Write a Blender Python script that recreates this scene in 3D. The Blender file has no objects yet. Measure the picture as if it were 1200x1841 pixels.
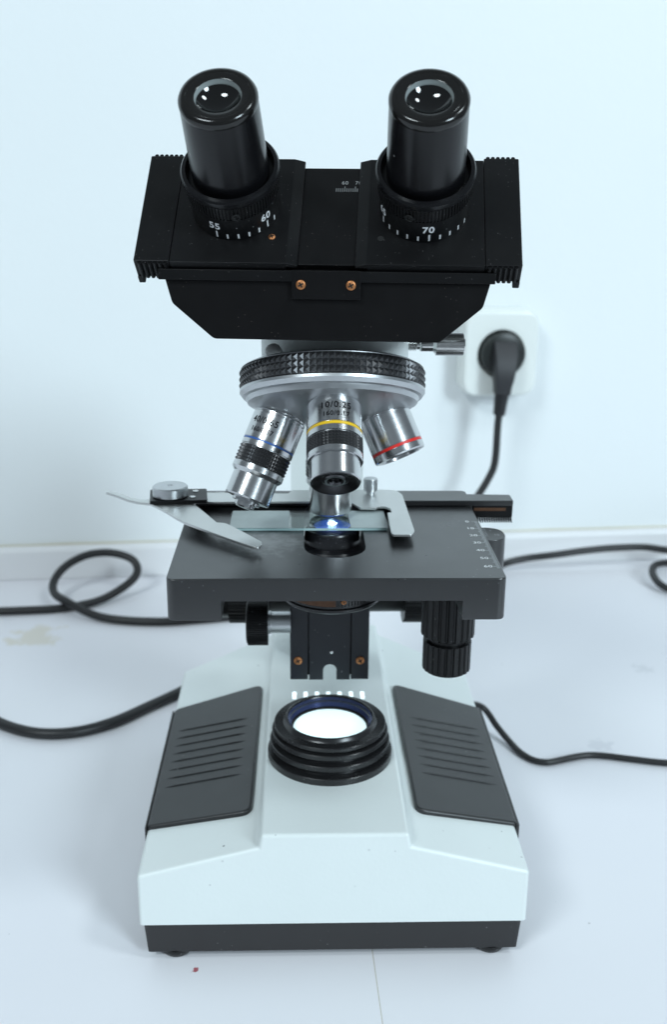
import bpy, bmesh, math, random
from mathutils import Vector, Matrix
from mathutils.geometry import tessellate_polygon

random.seed(7)
R = math.radians
S = 0.001                                   # everything below is written in millimetres
scene = bpy.context.scene
C = scene.collection

# ------------------------------------------------------------------ camera
cam_data = bpy.data.cameras.new('camera')
cam = bpy.data.objects.new('camera', cam_data)
C.objects.link(cam)
scene.camera = cam
cam_data.sensor_fit = 'HORIZONTAL'
cam_data.sensor_width = 36.0
cam_data.lens = 57.0
cam_data.clip_start = 0.02
cam_data.clip_end = 50.0
PITCH = math.atan2(613, 1900)
cam.location = (0.0, -0.483, 0.355)
cam.rotation_euler = (Matrix.Rotation(R(90) - PITCH, 4, 'X') @ Matrix.Rotation(R(0.5), 4, 'Z')).to_euler()
cam_data.dof.use_dof = True
cam_data.dof.focus_distance = 0.435
cam_data.dof.aperture_fstop = 18.0
cam_data.dof.aperture_blades = 0

# ------------------------------------------------------------------ light
world = bpy.data.worlds.new('World')
scene.world = world
world.use_nodes = True
bg = world.node_tree.nodes['Background']
bg.inputs[0].default_value = (0.74, 0.88, 1.0, 1)
bg.inputs[1].default_value = 0.20


def area(name, loc, target, sx, sy, power, col):
    d = bpy.data.lights.new(name, 'AREA')
    d.shape = 'ELLIPSE'
    d.size = sx
    d.size_y = sy
    d.energy = power
    d.color = col
    o = bpy.data.objects.new(name, d)
    C.objects.link(o)
    o.location = loc
    o.rotation_euler = (Vector(target) - Vector(loc)).to_track_quat('-Z', 'Y').to_euler()
    return o


area('window_light', (2.2, -2.75, 1.75), (0, 0.2, 0.2), 1.0, 1.2, 86, (0.745, 0.91, 1.0))
area('ceiling_light', (-1.2, -1.8, 2.1), (0, 0.2, 0.15), 1.0, 0.5, 32, (0.84, 0.955, 1.0))
area('ceiling_light', (1.15, -0.65, 1.9), (0, 0.0, 0.0), 0.4, 0.4, 9, (0.84, 0.955, 1.0))

scene.view_settings.view_transform = 'Standard'
scene.view_settings.look = 'None'
scene.view_settings.exposure = 0.08
scene.view_settings.gamma = 1.0
scene.view_settings.use_curve_mapping = False
scene.render.engine = 'CYCLES'
scene.cycles.use_denoising = True
scene.cycles.max_bounces = 10
scene.cycles.transparent_max_bounces = 12
scene.cycles.sample_clamp_indirect = 6.0


# ------------------------------------------------------------------ materials
def nodes_of(name):
    m = bpy.data.materials.new(name)
    m.use_nodes = True
    nt = m.node_tree
    return m, nt, nt.nodes['Principled BSDF']


def pmat(name, col, rough=0.5, metal=0.0, var=0.08, vscale=60, bump=0.0, bscale=900, stretch=(1, 1, 1),
         specks=0.0, speck_col=(0.5, 0.5, 0.5), sscale=700, rvar=0.0, coat=0.0, spec=0.5, aniso=0.0, stains=()):
    m, nt, b = nodes_of(name)
    N, K = nt.nodes, nt.links
    tc = N.new('ShaderNodeTexCoord')
    mp = N.new('ShaderNodeMapping')
    mp.inputs['Scale'].default_value = stretch
    K.new(tc.outputs['Object'], mp.inputs[0])
    n1 = N.new('ShaderNodeTexNoise')
    n1.inputs['Scale'].default_value = vscale
    n1.inputs['Detail'].default_value = 6
    K.new(tc.outputs['Object'], n1.inputs['Vector'])
    mix = N.new('ShaderNodeMix')
    mix.data_type = 'RGBA'
    K.new(n1.outputs['Fac'], mix.inputs['Factor'])
    mix.inputs['A'].default_value = (*[c * (1 - var) for c in col], 1)
    mix.inputs['B'].default_value = (*[min(1, c * (1 + var)) for c in col], 1)
    out = mix.outputs['Result']
    if specks > 0:
        v = N.new('ShaderNodeTexVoronoi')
        v.inputs['Scale'].default_value = sscale
        K.new(tc.outputs['Object'], v.inputs['Vector'])
        lt = N.new('ShaderNodeMath')
        lt.operation = 'LESS_THAN'
        lt.inputs[1].default_value = 0.2
        K.new(v.outputs['Distance'], lt.inputs[0])
        sep = N.new('ShaderNodeSeparateColor')
        K.new(v.outputs['Color'], sep.inputs[0])
        n3 = N.new('ShaderNodeTexNoise')
        n3.inputs['Scale'].default_value = 45
        n3.inputs['Detail'].default_value = 3
        K.new(tc.outputs['Object'], n3.inputs['Vector'])
        mm = N.new('ShaderNodeMath')
        mm.operation = 'MULTIPLY_ADD'
        mm.inputs[1].default_value = 0.5
        K.new(n3.outputs['Fac'], mm.inputs[0])
        mm.inputs[2].default_value = specks - 0.25
        cmp_ = N.new('ShaderNodeMath')
        cmp_.operation = 'LESS_THAN'
        K.new(sep.outputs[0], cmp_.inputs[0])
        K.new(mm.outputs[0], cmp_.inputs[1])
        mu = N.new('ShaderNodeMath')
        mu.operation = 'MULTIPLY'
        K.new(lt.outputs[0], mu.inputs[0])
        K.new(cmp_.outputs[0], mu.inputs[1])
        mu2 = N.new('ShaderNodeMath')
        mu2.operation = 'MULTIPLY'
        K.new(mu.outputs[0], mu2.inputs[0])
        K.new(sep.outputs[1], mu2.inputs[1])
        mx2 = N.new('ShaderNodeMix')
        mx2.data_type = 'RGBA'
        K.new(mu2.outputs[0], mx2.inputs['Factor'])
        K.new(out, mx2.inputs['A'])
        mx2.inputs['B'].default_value = (*speck_col, 1)
        out = mx2.outputs['Result']
    for centre, radius, scol, amount, nscale in stains:
        vs = N.new('ShaderNodeVectorMath')
        vs.operation = 'DISTANCE'
        K.new(tc.outputs['Object'], vs.inputs[0])
        vs.inputs[1].default_value = centre
        nn = N.new('ShaderNodeTexNoise')
        nn.inputs['Scale'].default_value = nscale
        nn.inputs['Detail'].default_value = 8
        nn.inputs['Roughness'].default_value = 0.7
        K.new(tc.outputs['Object'], nn.inputs['Vector'])
        dv = N.new('ShaderNodeMath')
        dv.operation = 'DIVIDE'
        K.new(vs.outputs['Value'], dv.inputs[0])
        dv.inputs[1].default_value = radius
        ad = N.new('ShaderNodeMath')
        ad.operation = 'MULTIPLY_ADD'
        K.new(nn.outputs['Fac'], ad.inputs[0])
        ad.inputs[1].default_value = -3.0
        K.new(dv.outputs[0], ad.inputs[2])
        mr_ = N.new('ShaderNodeMapRange')
        mr_.inputs['From Min'].default_value = -0.6
        mr_.inputs['From Max'].default_value = -1.5
        mr_.inputs['To Max'].default_value = amount
        K.new(ad.outputs[0], mr_.inputs['Value'])
        mx3 = N.new('ShaderNodeMix')
        mx3.data_type = 'RGBA'
        K.new(mr_.outputs[0], mx3.inputs['Factor'])
        K.new(out, mx3.inputs['A'])
        mx3.inputs['B'].default_value = (*scol, 1)
        out = mx3.outputs['Result']
    K.new(out, b.inputs['Base Color'])
    b.inputs['Roughness'].default_value = rough
    b.inputs['Metallic'].default_value = metal
    b.inputs['Specular IOR Level'].default_value = spec
    b.inputs['Coat Weight'].default_value = coat
    b.inputs['Anisotropic'].default_value = aniso
    if rvar > 0:
        mr = N.new('ShaderNodeMapRange')
        mr.inputs['To Min'].default_value = max(0.02, rough - rvar)
        mr.inputs['To Max'].default_value = rough + rvar
        n4 = N.new('ShaderNodeTexNoise')
        n4.inputs['Scale'].default_value = vscale * 1.7
        n4.inputs['Detail'].default_value = 5
        K.new(mp.outputs[0], n4.inputs['Vector'])
        K.new(n4.outputs['Fac'], mr.inputs['Value'])
        K.new(mr.outputs[0], b.inputs['Roughness'])
    if bump > 0:
        n2 = N.new('ShaderNodeTexNoise')
        n2.inputs['Scale'].default_value = bscale
        n2.inputs['Detail'].default_value = 3
        K.new(mp.outputs[0], n2.inputs['Vector'])
        bp = N.new('ShaderNodeBump')
        bp.inputs['Strength'].default_value = 1.0
        bp.inputs['Distance'].default_value = bump * S
        K.new(n2.outputs['Fac'], bp.inputs['Height'])
        K.new(bp.outputs[0], b.inputs['Normal'])
    return m


def emat(name, col, strength):
    m, nt, b = nodes_of(name)
    b.inputs['Base Color'].default_value = (*col, 1)
    b.inputs['Emission Color'].default_value = (*col, 1)
    b.inputs['Emission Strength'].default_value = strength
    b.inputs['Roughness'].default_value = 0.3
    return m


M = {}
M['head_black'] = pmat('satin_black_paint', (0.0045, 0.0042, 0.0046), 0.40, var=0.2, bump=0.03, bscale=2600,
                       specks=0.02, speck_col=(0.12, 0.10, 0.09), sscale=1500, rvar=0.09, spec=0.22)
M['slider_black'] = pmat('matt_black_anodised', (0.006, 0.006, 0.0065), 0.36, var=0.2, bump=0.015, bscale=3000,
                         specks=0.035, speck_col=(0.16, 0.15, 0.15), sscale=1300, rvar=0.06, spec=0.22)
M['eyepiece_black'] = pmat('gloss_black_plastic', (0.006, 0.006, 0.007), 0.24, var=0.2, specks=0.006,
                           speck_col=(0.3, 0.3, 0.3), sscale=500, rvar=0.05, spec=0.32)
M['rim_black'] = pmat('polished_black_rim', (0.008, 0.0075, 0.007), 0.14, var=0.2, rvar=0.04)
M['rubber_black'] = pmat('black_ring_plastic', (0.0065, 0.0065, 0.007), 0.34, var=0.2, specks=0.02,
                         speck_col=(0.25, 0.25, 0.25), sscale=800, spec=0.3)
M['stage_black'] = pmat('dark_grey_stage_coating', (0.011, 0.011, 0.012), 0.30, var=0.10, vscale=35, bump=0.012,
                        bscale=3000, specks=0.004, speck_col=(0.16, 0.17, 0.18), sscale=700, rvar=0.06, spec=0.95,
                        stains=(((-0.030, -0.036, 0.196), 0.020, (0.16, 0.17, 0.17), 0.7, 190), ((-0.038, -0.012, 0.196), 0.014, (0.2, 0.21, 0.21), 0.6, 260)))
M['condenser_black'] = pmat('dusty_condenser_black', (0.010, 0.010, 0.012), 0.3, var=0.2, specks=0.24, speck_col=(0.22, 0.22, 0.26), sscale=1300, rvar=0.08)
M['tray'] = pmat('dark_grey_base_plastic', (0.019, 0.018, 0.019), 0.5, var=0.1, bump=0.03, bscale=1800,
                 specks=0.012, speck_col=(0.3, 0.3, 0.3), sscale=600)
M['pad'] = pmat('charcoal_pad_plastic', (0.020, 0.020, 0.021), 0.34, var=0.10, vscale=40, bump=0.03, bscale=2200,
                specks=0.008, speck_col=(0.3, 0.3, 0.3), sscale=700, rvar=0.05)
M['enamel'] = pmat('pale_grey_enamel', (0.72, 0.765, 0.755), 0.34, var=0.025, vscale=25, bump=0.08, bscale=480,
                   specks=0.0035, speck_col=(0.16, 0.17, 0.18), sscale=330, rvar=0.05)
M['steel'] = pmat('satin_chrome', (0.62, 0.63, 0.64), 0.20, 1.0, var=0.05, bump=0.010, bscale=260,
                  stretch=(0.05, 0.05, 14), rvar=0.07)
M['alu'] = pmat('cast_aluminium', (0.56, 0.575, 0.59), 0.36, 1.0, var=0.05, vscale=120, bump=0.02, bscale=1800, rvar=0.08)
M['plate'] = pmat('bead_blasted_steel_plate', (0.66, 0.67, 0.66), 0.40, 1.0, var=0.05, vscale=90, bump=0.01,
                  bscale=3500, rvar=0.08)
M['bright'] = pmat('bright_nickel', (0.72, 0.72, 0.71), 0.14, 1.0, var=0.1, vscale=300, rvar=0.06)
M['knurl'] = pmat('black_knurled_metal', (0.050, 0.050, 0.053), 0.28, 0.6, var=0.3, vscale=200, specks=0.05,
                  speck_col=(0.2, 0.2, 0.2), sscale=1200)
M['copper'] = pmat('copper_coloured_screw', (0.50, 0.21, 0.085), 0.45, 0.8, var=0.35, vscale=700, rvar=0.12)
M['slot'] = pmat('dark_recess', (0.006, 0.006, 0.006), 0.7)
M['bracket'] = pmat('blue_black_anodised', (0.012, 0.013, 0.018), 0.38, 0.2, var=0.2, bump=0.01, bscale=2500,
                    specks=0.02, speck_col=(0.25, 0.25, 0.27), sscale=700)
M['lamp_black'] = pmat('lamp_housing_black', (0.016, 0.016, 0.017), 0.26, var=0.2, bump=0.01, bscale=900,
                       specks=0.04, speck_col=(0.25, 0.25, 0.25), sscale=900, rvar=0.08)
M['white_print'] = pmat('white_print', (0.80, 0.81, 0.82), 0.5, var=0.05)
M['grey_print'] = pmat('worn_white_print', (0.40, 0.42, 0.43), 0.5, var=0.2, vscale=900)
M['engraving'] = pmat('black_engraving', (0.008, 0.008, 0.010), 0.9, spec=0.05)
M['yellow'] = pmat('yellow_ring_paint', (0.80, 0.50, 0.015), 0.35)
M['blue'] = pmat('blue_ring_paint', (0.03, 0.12, 0.42), 0.35)
M['red'] = pmat('red_ring_paint', (0.65, 0.02, 0.015), 0.35)
M['cable'] = pmat('black_cable_sheath', (0.011, 0.011, 0.012), 0.42, var=0.15, bump=0.01, bscale=1500)
M['plug'] = pmat('charcoal_plug_plastic', (0.014, 0.014, 0.017), 0.5, var=0.1)
M['plug_disc'] = pmat('black_plug_face', (0.010, 0.013, 0.012), 0.38, var=0.1)
M['socket'] = pmat('white_socket_plastic', (0.80, 0.83, 0.80), 0.22, var=0.01)
M['wall'] = pmat('white_wall_paint', (0.80, 0.83, 0.835), 0.55, var=0.022, vscale=3.5, bump=0.22, bscale=140)
M['skirting'] = pmat('white_skirting_paint', (0.77, 0.77, 0.78), 0.4, var=0.03, vscale=12)
M['brass'] = pmat('worn_brass_strip', (0.10, 0.048, 0.026), 0.45, 0.5, var=0.4, vscale=400)
M['lamp_glass'] = emat('lit_frosted_glass', (0.76, 0.97, 1.0), 0.86)
M['spot'] = emat('lit_condenser_spot', (0.72, 0.84, 1.0), 9.0)  # emission stands in for lamp light coming up through the condenser
M['halo'] = emat('blue_lens_glow', (0.10, 0.20, 0.75), 0.5)  # blue glow around the bright spot, put in as emission
M['cast_light'] = emat('cast_lamp_light', (0.80, 0.96, 1.0), 1.1)  # emission stands in for lamp light cast on the base ridge


def glass(name, tint, ior=1.55, rough=0.02):
    m, nt, b = nodes_of(name)
    N, K = nt.nodes, nt.links
    N.remove(b)
    tr = N.new('ShaderNodeBsdfTransparent')
    tr.inputs[0].default_value = (*tint, 1)
    gl = N.new('ShaderNodeBsdfGlossy')
    gl.inputs['Roughness'].default_value = rough
    gl.inputs[0].default_value = (0.95, 0.98, 0.98, 1)
    fr = N.new('ShaderNodeFresnel')
    ge = N.new('ShaderNodeNewGeometry')
    ir = N.new('ShaderNodeMapRange')
    ir.inputs['To Min'].default_value = ior
    ir.inputs['To Max'].default_value = 1 / ior
    K.new(ge.outputs['Backfacing'], ir.inputs['Value'])
    K.new(ir.outputs[0], fr.inputs['IOR'])
    mx = N.new('ShaderNodeMixShader')
    K.new(fr.outputs[0], mx.inputs[0])
    K.new(tr.outputs[0], mx.inputs[1])
    K.new(gl.outputs[0], mx.inputs[2])
    K.new(mx.outputs[0], N['Material Output'].inputs['Surface'])
    return m


M['glass'] = glass('clear_glass', (0.93, 0.97, 0.96), 1.75, 0.03)
M['glass_edge'] = pmat('green_glass_edge', (0.35, 0.50, 0.50), 0.2)
m, nt, b = nodes_of('dark_coated_lens')
b.inputs['Base Color'].default_value = (0.004, 0.004, 0.004, 1)
b.inputs['Roughness'].default_value = 0.03
b.inputs['IOR'].default_value = 1.6
M['lens'] = m
m, nt, b = nodes_of('grey_lens_seat')
b.inputs['Base Color'].default_value = (0.36, 0.40, 0.40, 1)
b.inputs['Roughness'].default_value = 0.4
M['seat'] = m


def table_material():
    m, nt, b = nodes_of('lilac_white_laminate')
    N, K = nt.nodes, nt.links
    tc = N.new('ShaderNodeTexCoord')
    n1 = N.new('ShaderNodeTexNoise')
    n1.inputs['Scale'].default_value = 5
    n1.inputs['Detail'].default_value = 5
    K.new(tc.outputs['Object'], n1.inputs[0])
    mix = N.new('ShaderNodeMix')
    mix.data_type = 'RGBA'
    K.new(n1.outputs['Fac'], mix.inputs['Factor'])
    mix.inputs['A'].default_value = (0.755, 0.75, 0.80, 1)
    mix.inputs['B'].default_value = (0.80, 0.795, 0.815, 1)
    out = mix.outputs['Result']

    def stain(center, radius, col, amount, nscale, seed):
        nonlocal out
        vs = N.new('ShaderNodeVectorMath')
        vs.operation = 'DISTANCE'
        K.new(tc.outputs['Object'], vs.inputs[0])
        vs.inputs[1].default_value = center
        nn = N.new('ShaderNodeTexNoise')
        nn.noise_dimensions = '4D'
        nn.inputs['W'].default_value = seed
        nn.inputs['Scale'].default_value = nscale
        nn.inputs['Detail'].default_value = 4
        K.new(tc.outputs['Object'], nn.inputs['Vector'])
        dv = N.new('ShaderNodeMath')
        dv.operation = 'DIVIDE'
        K.new(vs.outputs['Value'], dv.inputs[0])
        dv.inputs[1].default_value = radius
        ad = N.new('ShaderNodeMath')
        ad.operation = 'MULTIPLY_ADD'
        K.new(nn.outputs['Fac'], ad.inputs[0])
        ad.inputs[1].default_value = 2.2
        K.new(dv.outputs[0], ad.inputs[2])
        mr = N.new('ShaderNodeMapRange')
        mr.inputs['From Min'].default_value = 1.75
        mr.inputs['From Max'].default_value = 1.45
        mr.inputs['To Max'].default_value = amount
        K.new(ad.outputs[0], mr.inputs['Value'])
        mx = N.new('ShaderNodeMix')
        mx.data_type = 'RGBA'
        K.new(mr.outputs[0], mx.inputs['Factor'])
        K.new(out, mx.inputs['A'])
        mx.inputs['B'].default_value = (*col, 1)
        out = mx.outputs['Result']

    stain((-0.238, 0.288, 0), 0.034, (0.62, 0.56, 0.42), 0.55, 70, 1.0)       # old yellow stain by the left cable
    stain((-0.0625, -0.0795, 0), 0.0026, (0.35, 0.03, 0.05), 0.9, 800, 3.0)   # red speck
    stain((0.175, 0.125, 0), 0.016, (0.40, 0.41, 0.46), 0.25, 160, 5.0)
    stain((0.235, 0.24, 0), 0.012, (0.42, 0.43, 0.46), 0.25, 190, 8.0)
    v = N.new('ShaderNodeTexVoronoi')
    v.inputs['Scale'].default_value = 70
    K.new(tc.outputs['Object'], v.inputs['Vector'])
    lt = N.new('ShaderNodeMath')
    lt.operation = 'LESS_THAN'
    lt.inputs[1].default_value = 0.045
    K.new(v.outputs['Distance'], lt.inputs[0])
    sep = N.new('ShaderNodeSeparateColor')
    K.new(v.outputs['Color'], sep.inputs[0])
    c2 = N.new('ShaderNodeMath')
    c2.operation = 'LESS_THAN'
    c2.inputs[1].default_value = 0.10
    K.new(sep.outputs[0], c2.inputs[0])
    mu = N.new('ShaderNodeMath')
    mu.operation = 'MULTIPLY'
    K.new(lt.outputs[0], mu.inputs[0])
    K.new(c2.outputs[0], mu.inputs[1])
    mu2 = N.new('ShaderNodeMath')
    mu2.operation = 'MULTIPLY'
    mu2.inputs[1].default_value = 0.5
    K.new(mu.outputs[0], mu2.inputs[0])
    mx = N.new('ShaderNodeMix')
    mx.data_type = 'RGBA'
    K.new(mu2.outputs[0], mx.inputs['Factor'])
    K.new(out, mx.inputs['A'])
    mx.inputs['B'].default_value = (0.3, 0.3, 0.32, 1)
    K.new(mx.outputs['Result'], b.inputs['Base Color'])
    b.inputs['Roughness'].default_value = 0.42
    n2 = N.new('ShaderNodeTexNoise')
    n2.inputs['Scale'].default_value = 14
    n2.inputs['Detail'].default_value = 5
    K.new(tc.outputs['Object'], n2.inputs['Vector'])
    mr2 = N.new('ShaderNodeMapRange')
    mr2.inputs['To Min'].default_value = 0.36
    mr2.inputs['To Max'].default_value = 0.5
    K.new(n2.outputs['Fac'], mr2.inputs['Value'])
    K.new(mr2.outputs[0], b.inputs['Roughness'])
    return m


M['table'] = table_material()


# ------------------------------------------------------------------ mesh helpers (millimetres)
def smooth_mesh(me, angle=35):
    for p in me.polygons:
        p.use_smooth = True
    me.set_sharp_from_angle(angle=R(angle))


def obj(name, bm, mat, parent=None, mtx=None, angle=35, smooth=True):
    bmesh.ops.recalc_face_normals(bm, faces=bm.faces)
    for v in bm.verts:
        v.co *= S
    me = bpy.data.meshes.new(name)
    bm.to_mesh(me)
    bm.free()
    for mm in (mat if isinstance(mat, (list, tuple)) else [mat]):
        me.materials.append(M[mm])
    if smooth:
        smooth_mesh(me, angle)
    o = bpy.data.objects.new(name, me)
    C.objects.link(o)
    if smooth:
        wn = o.modifiers.new('weighted_normal', 'WEIGHTED_NORMAL')
        wn.keep_sharp = True
        wn.weight = 90
    if parent is not None:
        o.parent = parent
    if mtx is not None:
        mt = mtx.copy()
        mt.translation = mt.translation * S
        o.matrix_local = mt
    return o


def share(name, src, parent, mtx=None):
    o = src.copy()
    o.name = name
    C.objects.link(o)
    o.parent = parent
    if mtx is not None:
        mt = mtx.copy()
        mt.translation = mt.translation * S
        o.matrix_local = mt
    return o


def thing(name, label, cat, loc=(0, 0, 0), rotz=0, group=None):
    o = bpy.data.objects.new(name, None)
    C.objects.link(o)
    o.empty_display_size = 0.02
    o.location = Vector(loc) * S
    o.rotation_euler = (0, 0, R(rotz))
    o['label'] = label
    o['category'] = cat
    if group:
        o['group'] = group
    return o


def tag(o, label, cat, group=None):
    o['label'] = label
    o['category'] = cat
    if group:
        o['group'] = group
    return o


def lathe(prof, seg=64, bm=None, closed=False, mat_index=0):
    """prof: list of (r, z); revolved about z."""
    bm = bm or bmesh.new()
    rings = []
    for r, z in prof:
        if r < 1e-6:
            rings.append([bm.verts.new((0, 0, z))])
        else:
            rings.append([bm.verts.new((r * math.cos(2 * math.pi * i / seg), r * math.sin(2 * math.pi * i / seg), z))
                          for i in range(seg)])
    pairs = list(zip(rings[:-1], rings[1:]))
    if closed:
        pairs.append((rings[-1], rings[0]))
    for a, b_ in pairs:
        for i in range(seg):
            j = (i + 1) % seg
            if len(a) == 1 and len(b_) == 1:
                continue
            if len(a) == 1:
                f = bm.faces.new((a[0], b_[j], b_[i]))
            elif len(b_) == 1:
                f = bm.faces.new((a[i], a[j], b_[0]))
            else:
                f = bm.faces.new((a[i], a[j], b_[j], b_[i]))
            f.material_index = mat_index
    return bm


def offset_poly(poly, d):
    n = len(poly)
    area2 = sum(poly[i][0] * poly[(i + 1) % n][1] - poly[(i + 1) % n][0] * poly[i][1] for i in range(n))
    sgn = 1 if area2 > 0 else -1
    out = []
    for i in range(n):
        p0, p1, p2 = Vector(poly[i - 1]), Vector(poly[i]), Vector(poly[(i + 1) % n])
        e1, e2 = (p1 - p0), (p2 - p1)
        if e1.length < 1e-6 or e2.length < 1e-6:
            out.append(tuple(p1))
            continue
        e1.normalize()
        e2.normalize()
        n1, n2 = Vector((-e1.y, e1.x)) * sgn, Vector((-e2.y, e2.x)) * sgn
        k = n1 + n2
        den = 1 + n1.dot(n2)
        k = k / max(den, 0.35)
        q = p1 + k * d
        out.append((q.x, q.y))
    return out


def round_poly(poly, rad, seg=5):
    """round the corners of a polygon; rad is one number or one per corner"""
    n = len(poly)
    out = []
    for i in range(n):
        r = rad[i] if isinstance(rad, (list, tuple)) else rad
        p0, p1, p2 = Vector(poly[i - 1]), Vector(poly[i]), Vector(poly[(i + 1) % n])
        a, b_ = (p0 - p1), (p2 - p1)
        if r <= 0 or a.length < 1e-6 or b_.length < 1e-6:
            out.append(tuple(p1))
            continue
        ang = a.angle(b_)
        t = min(r / math.tan(ang / 2), a.length * 0.48, b_.length * 0.48)
        s, e = p1 + a.normalized() * t, p1 + b_.normalized() * t
        for k in range(seg + 1):
            u = k / seg
            q = s * (1 - u) ** 2 + p1 * 2 * u * (1 - u) + e * u ** 2
            out.append((q.x, q.y))
    return out


def slab(outline, z0, z1, b=0.6, holes=(), top_cap=True, bot_cap=True, bot_bevel=True, seg=3, bm=None):
    """plate with a rounded rim from an outline in xy (counter-clockwise or not), optional holes"""
    bm = bm or bmesh.new()
    prof = []
    if bot_bevel and b > 0:
        for k in range(seg + 1):
            a = math.pi / 2 * k / seg
            prof.append((b * (1 - math.sin(a)), z0 + b * (1 - math.cos(a))))
    else:
        prof.append((0, z0))
    if b > 0:
        for k in range(seg + 1):
            a = math.pi / 2 * k / seg
            prof.append((b * (1 - math.cos(a)), z1 - b + b * math.sin(a)))
    else:
        prof.append((0, z1))
    rings = []
    for ins, z in prof:
        pl = offset_poly(outline, ins) if ins > 1e-6 else outline
        rings.append([bm.verts.new((x, y, z)) for x, y in pl])
    n = len(outline)
    for a, c in zip(rings[:-1], rings[1:]):
        for i in range(n):
            j = (i + 1) % n
            bm.faces.new((a[i], a[j], c[j], c[i]))
    hole_rings = []
    for h in holes:
        lo = [bm.verts.new((x, y, z0)) for x, y in h]
        hi = [bm.verts.new((x, y, z1)) for x, y in h]
        hole_rings.append((lo, hi))
        k = len(h)
        for i in range(k):
            j = (i + 1) % k
            bm.faces.new((lo[i], lo[j], hi[j], hi[i]))

    def cap(ring, hs):
        loops = [[v.co.copy() for v in ring]] + [[v.co.copy() for v in h] for h in hs]
        flat = list(ring) + [v for h in hs for v in h]
        for t in tessellate_polygon(loops):
            try:
                bm.faces.new([flat[i] for i in t])
            except ValueError:
                pass
    if top_cap:
        cap(rings[-1], [h[1] for h in hole_rings])
    if bot_cap:
        cap(rings[0], [h[0] for h in hole_rings])
    return bm


def box(x0, x1, y0, y1, z0, z1, b=0.5, seg=2, bm=None):
    own = bm is None
    bm = bm or bmesh.new()
    t = bmesh.new()
    bmesh.ops.create_cube(t, size=1)
    for v in t.verts:
        v.co = Vector(((x0 + x1) / 2 + v.co.x * (x1 - x0), (y0 + y1) / 2 + v.co.y * (y1 - y0), (z0 + z1) / 2 + v.co.z * (z1 - z0)))
    if b > 0:
        bmesh.ops.bevel(t, geom=t.edges[:], offset=b, segments=seg, profile=0.5, affect='EDGES', clamp_overlap=True)
    merge(bm, t)
    return bm


def merge(bm, t, mtx=None, mat_index=None):
    vm = {}
    for v in t.verts:
        vm[v] = bm.verts.new(mtx @ v.co if mtx is not None else v.co)
    for f in t.faces:
        try:
            nf = bm.faces.new([vm[v] for v in f.verts])
            nf.material_index = f.material_index if mat_index is None else mat_index
        except ValueError:
            pass
    t.free()
    return bm


def prism(poly, axis, a0, a1, b=0.8, seg=2):
    """polygon in two coordinates extruded along axis ('x': poly=(y,z), 'y': poly=(x,z)), edges bevelled"""
    bm = bmesh.new()

    def P(p, a):
        return (a, p[0], p[1]) if axis == 'x' else (p[0], a, p[1])
    lo = [bm.verts.new(P(p, a0)) for p in poly]
    hi = [bm.verts.new(P(p, a1)) for p in poly]
    n = len(poly)
    bm.faces.new(lo)
    bm.faces.new(hi[::-1])
    for i in range(n):
        j = (i + 1) % n
        bm.faces.new((lo[i], hi[i], hi[j], lo[j]))
    bmesh.ops.recalc_face_normals(bm, faces=bm.faces)
    if b > 0:
        bmesh.ops.bevel(bm, geom=bm.edges[:], offset=b, segments=seg, profile=0.5, affect='EDGES', clamp_overlap=True)
    return bm


def catmull(pts, sub=10):
    P = [Vector(p) for p in pts]
    P = [P[0] * 2 - P[1]] + P + [P[-1] * 2 - P[-2]]
    out = []
    for i in range(1, len(P) - 2):
        p0, p1, p2, p3 = P[i - 1:i + 3]
        for k in range(sub):
            t = k / sub
            out.append(0.5 * ((2 * p1) + (p2 - p0) * t + (2 * p0 - 5 * p1 + 4 * p2 - p3) * t * t + (3 * p1 - p0 - 3 * p2 + p3) * t ** 3))
    out.append(P[-2])
    return out


def tube(pts, r, seg=14, sub=10, bm=None, smooth=True):
    bm = bm or bmesh.new()
    path = catmull(pts, sub) if smooth else [Vector(p) for p in pts]
    rings = []
    up = Vector((0, 0, 1))
    for i, p in enumerate(path):
        t = (path[min(i + 1, len(path) - 1)] - path[max(i - 1, 0)]).normalized()
        s = t.cross(up)
        if s.length < 1e-3:
            s = t.cross(Vector((0, 1, 0)))
        s.normalize()
        u = s.cross(t).normalized()
        up = u
        rings.append([bm.verts.new(p + (s * math.cos(a) + u * math.sin(a)) * r)
                      for a in [2 * math.pi * k / seg for k in range(seg)]])
    for a, b_ in zip(rings[:-1], rings[1:]):
        for i in range(seg):
            j = (i + 1) % seg
            bm.faces.new((a[i], a[j], b_[j], b_[i]))
    bm.faces.new(rings[0][::-1])
    bm.faces.new(rings[-1])
    return bm


def knurl_band(r, z0, z1, cols, rows, h=0.6, bm=None, mat_index=0):
    """band of little pyramids around z"""
    bm = bm or bmesh.new()
    grid = []
    for j in range(rows + 1):
        z = z0 + (z1 - z0) * j / rows
        grid.append([bm.verts.new((r * math.cos(2 * math.pi * i / cols), r * math.sin(2 * math.pi * i / cols), z)) for i in range(cols)])
    for j in range(rows):
        zc = z0 + (z1 - z0) * (j + 0.5) / rows
        for i in range(cols):
            a = 2 * math.pi * (i + 0.5) / cols
            ap = bm.verts.new(((r + h) * math.cos(a), (r + h) * math.sin(a), zc))
            k = (i + 1) % cols
            q = [grid[j][i], grid[j][k], grid[j + 1][k], grid[j + 1][i]]
            for t in range(4):
                bm.faces.new((q[t], q[(t + 1) % 4], ap)).material_index = mat_index
    return bm


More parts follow.
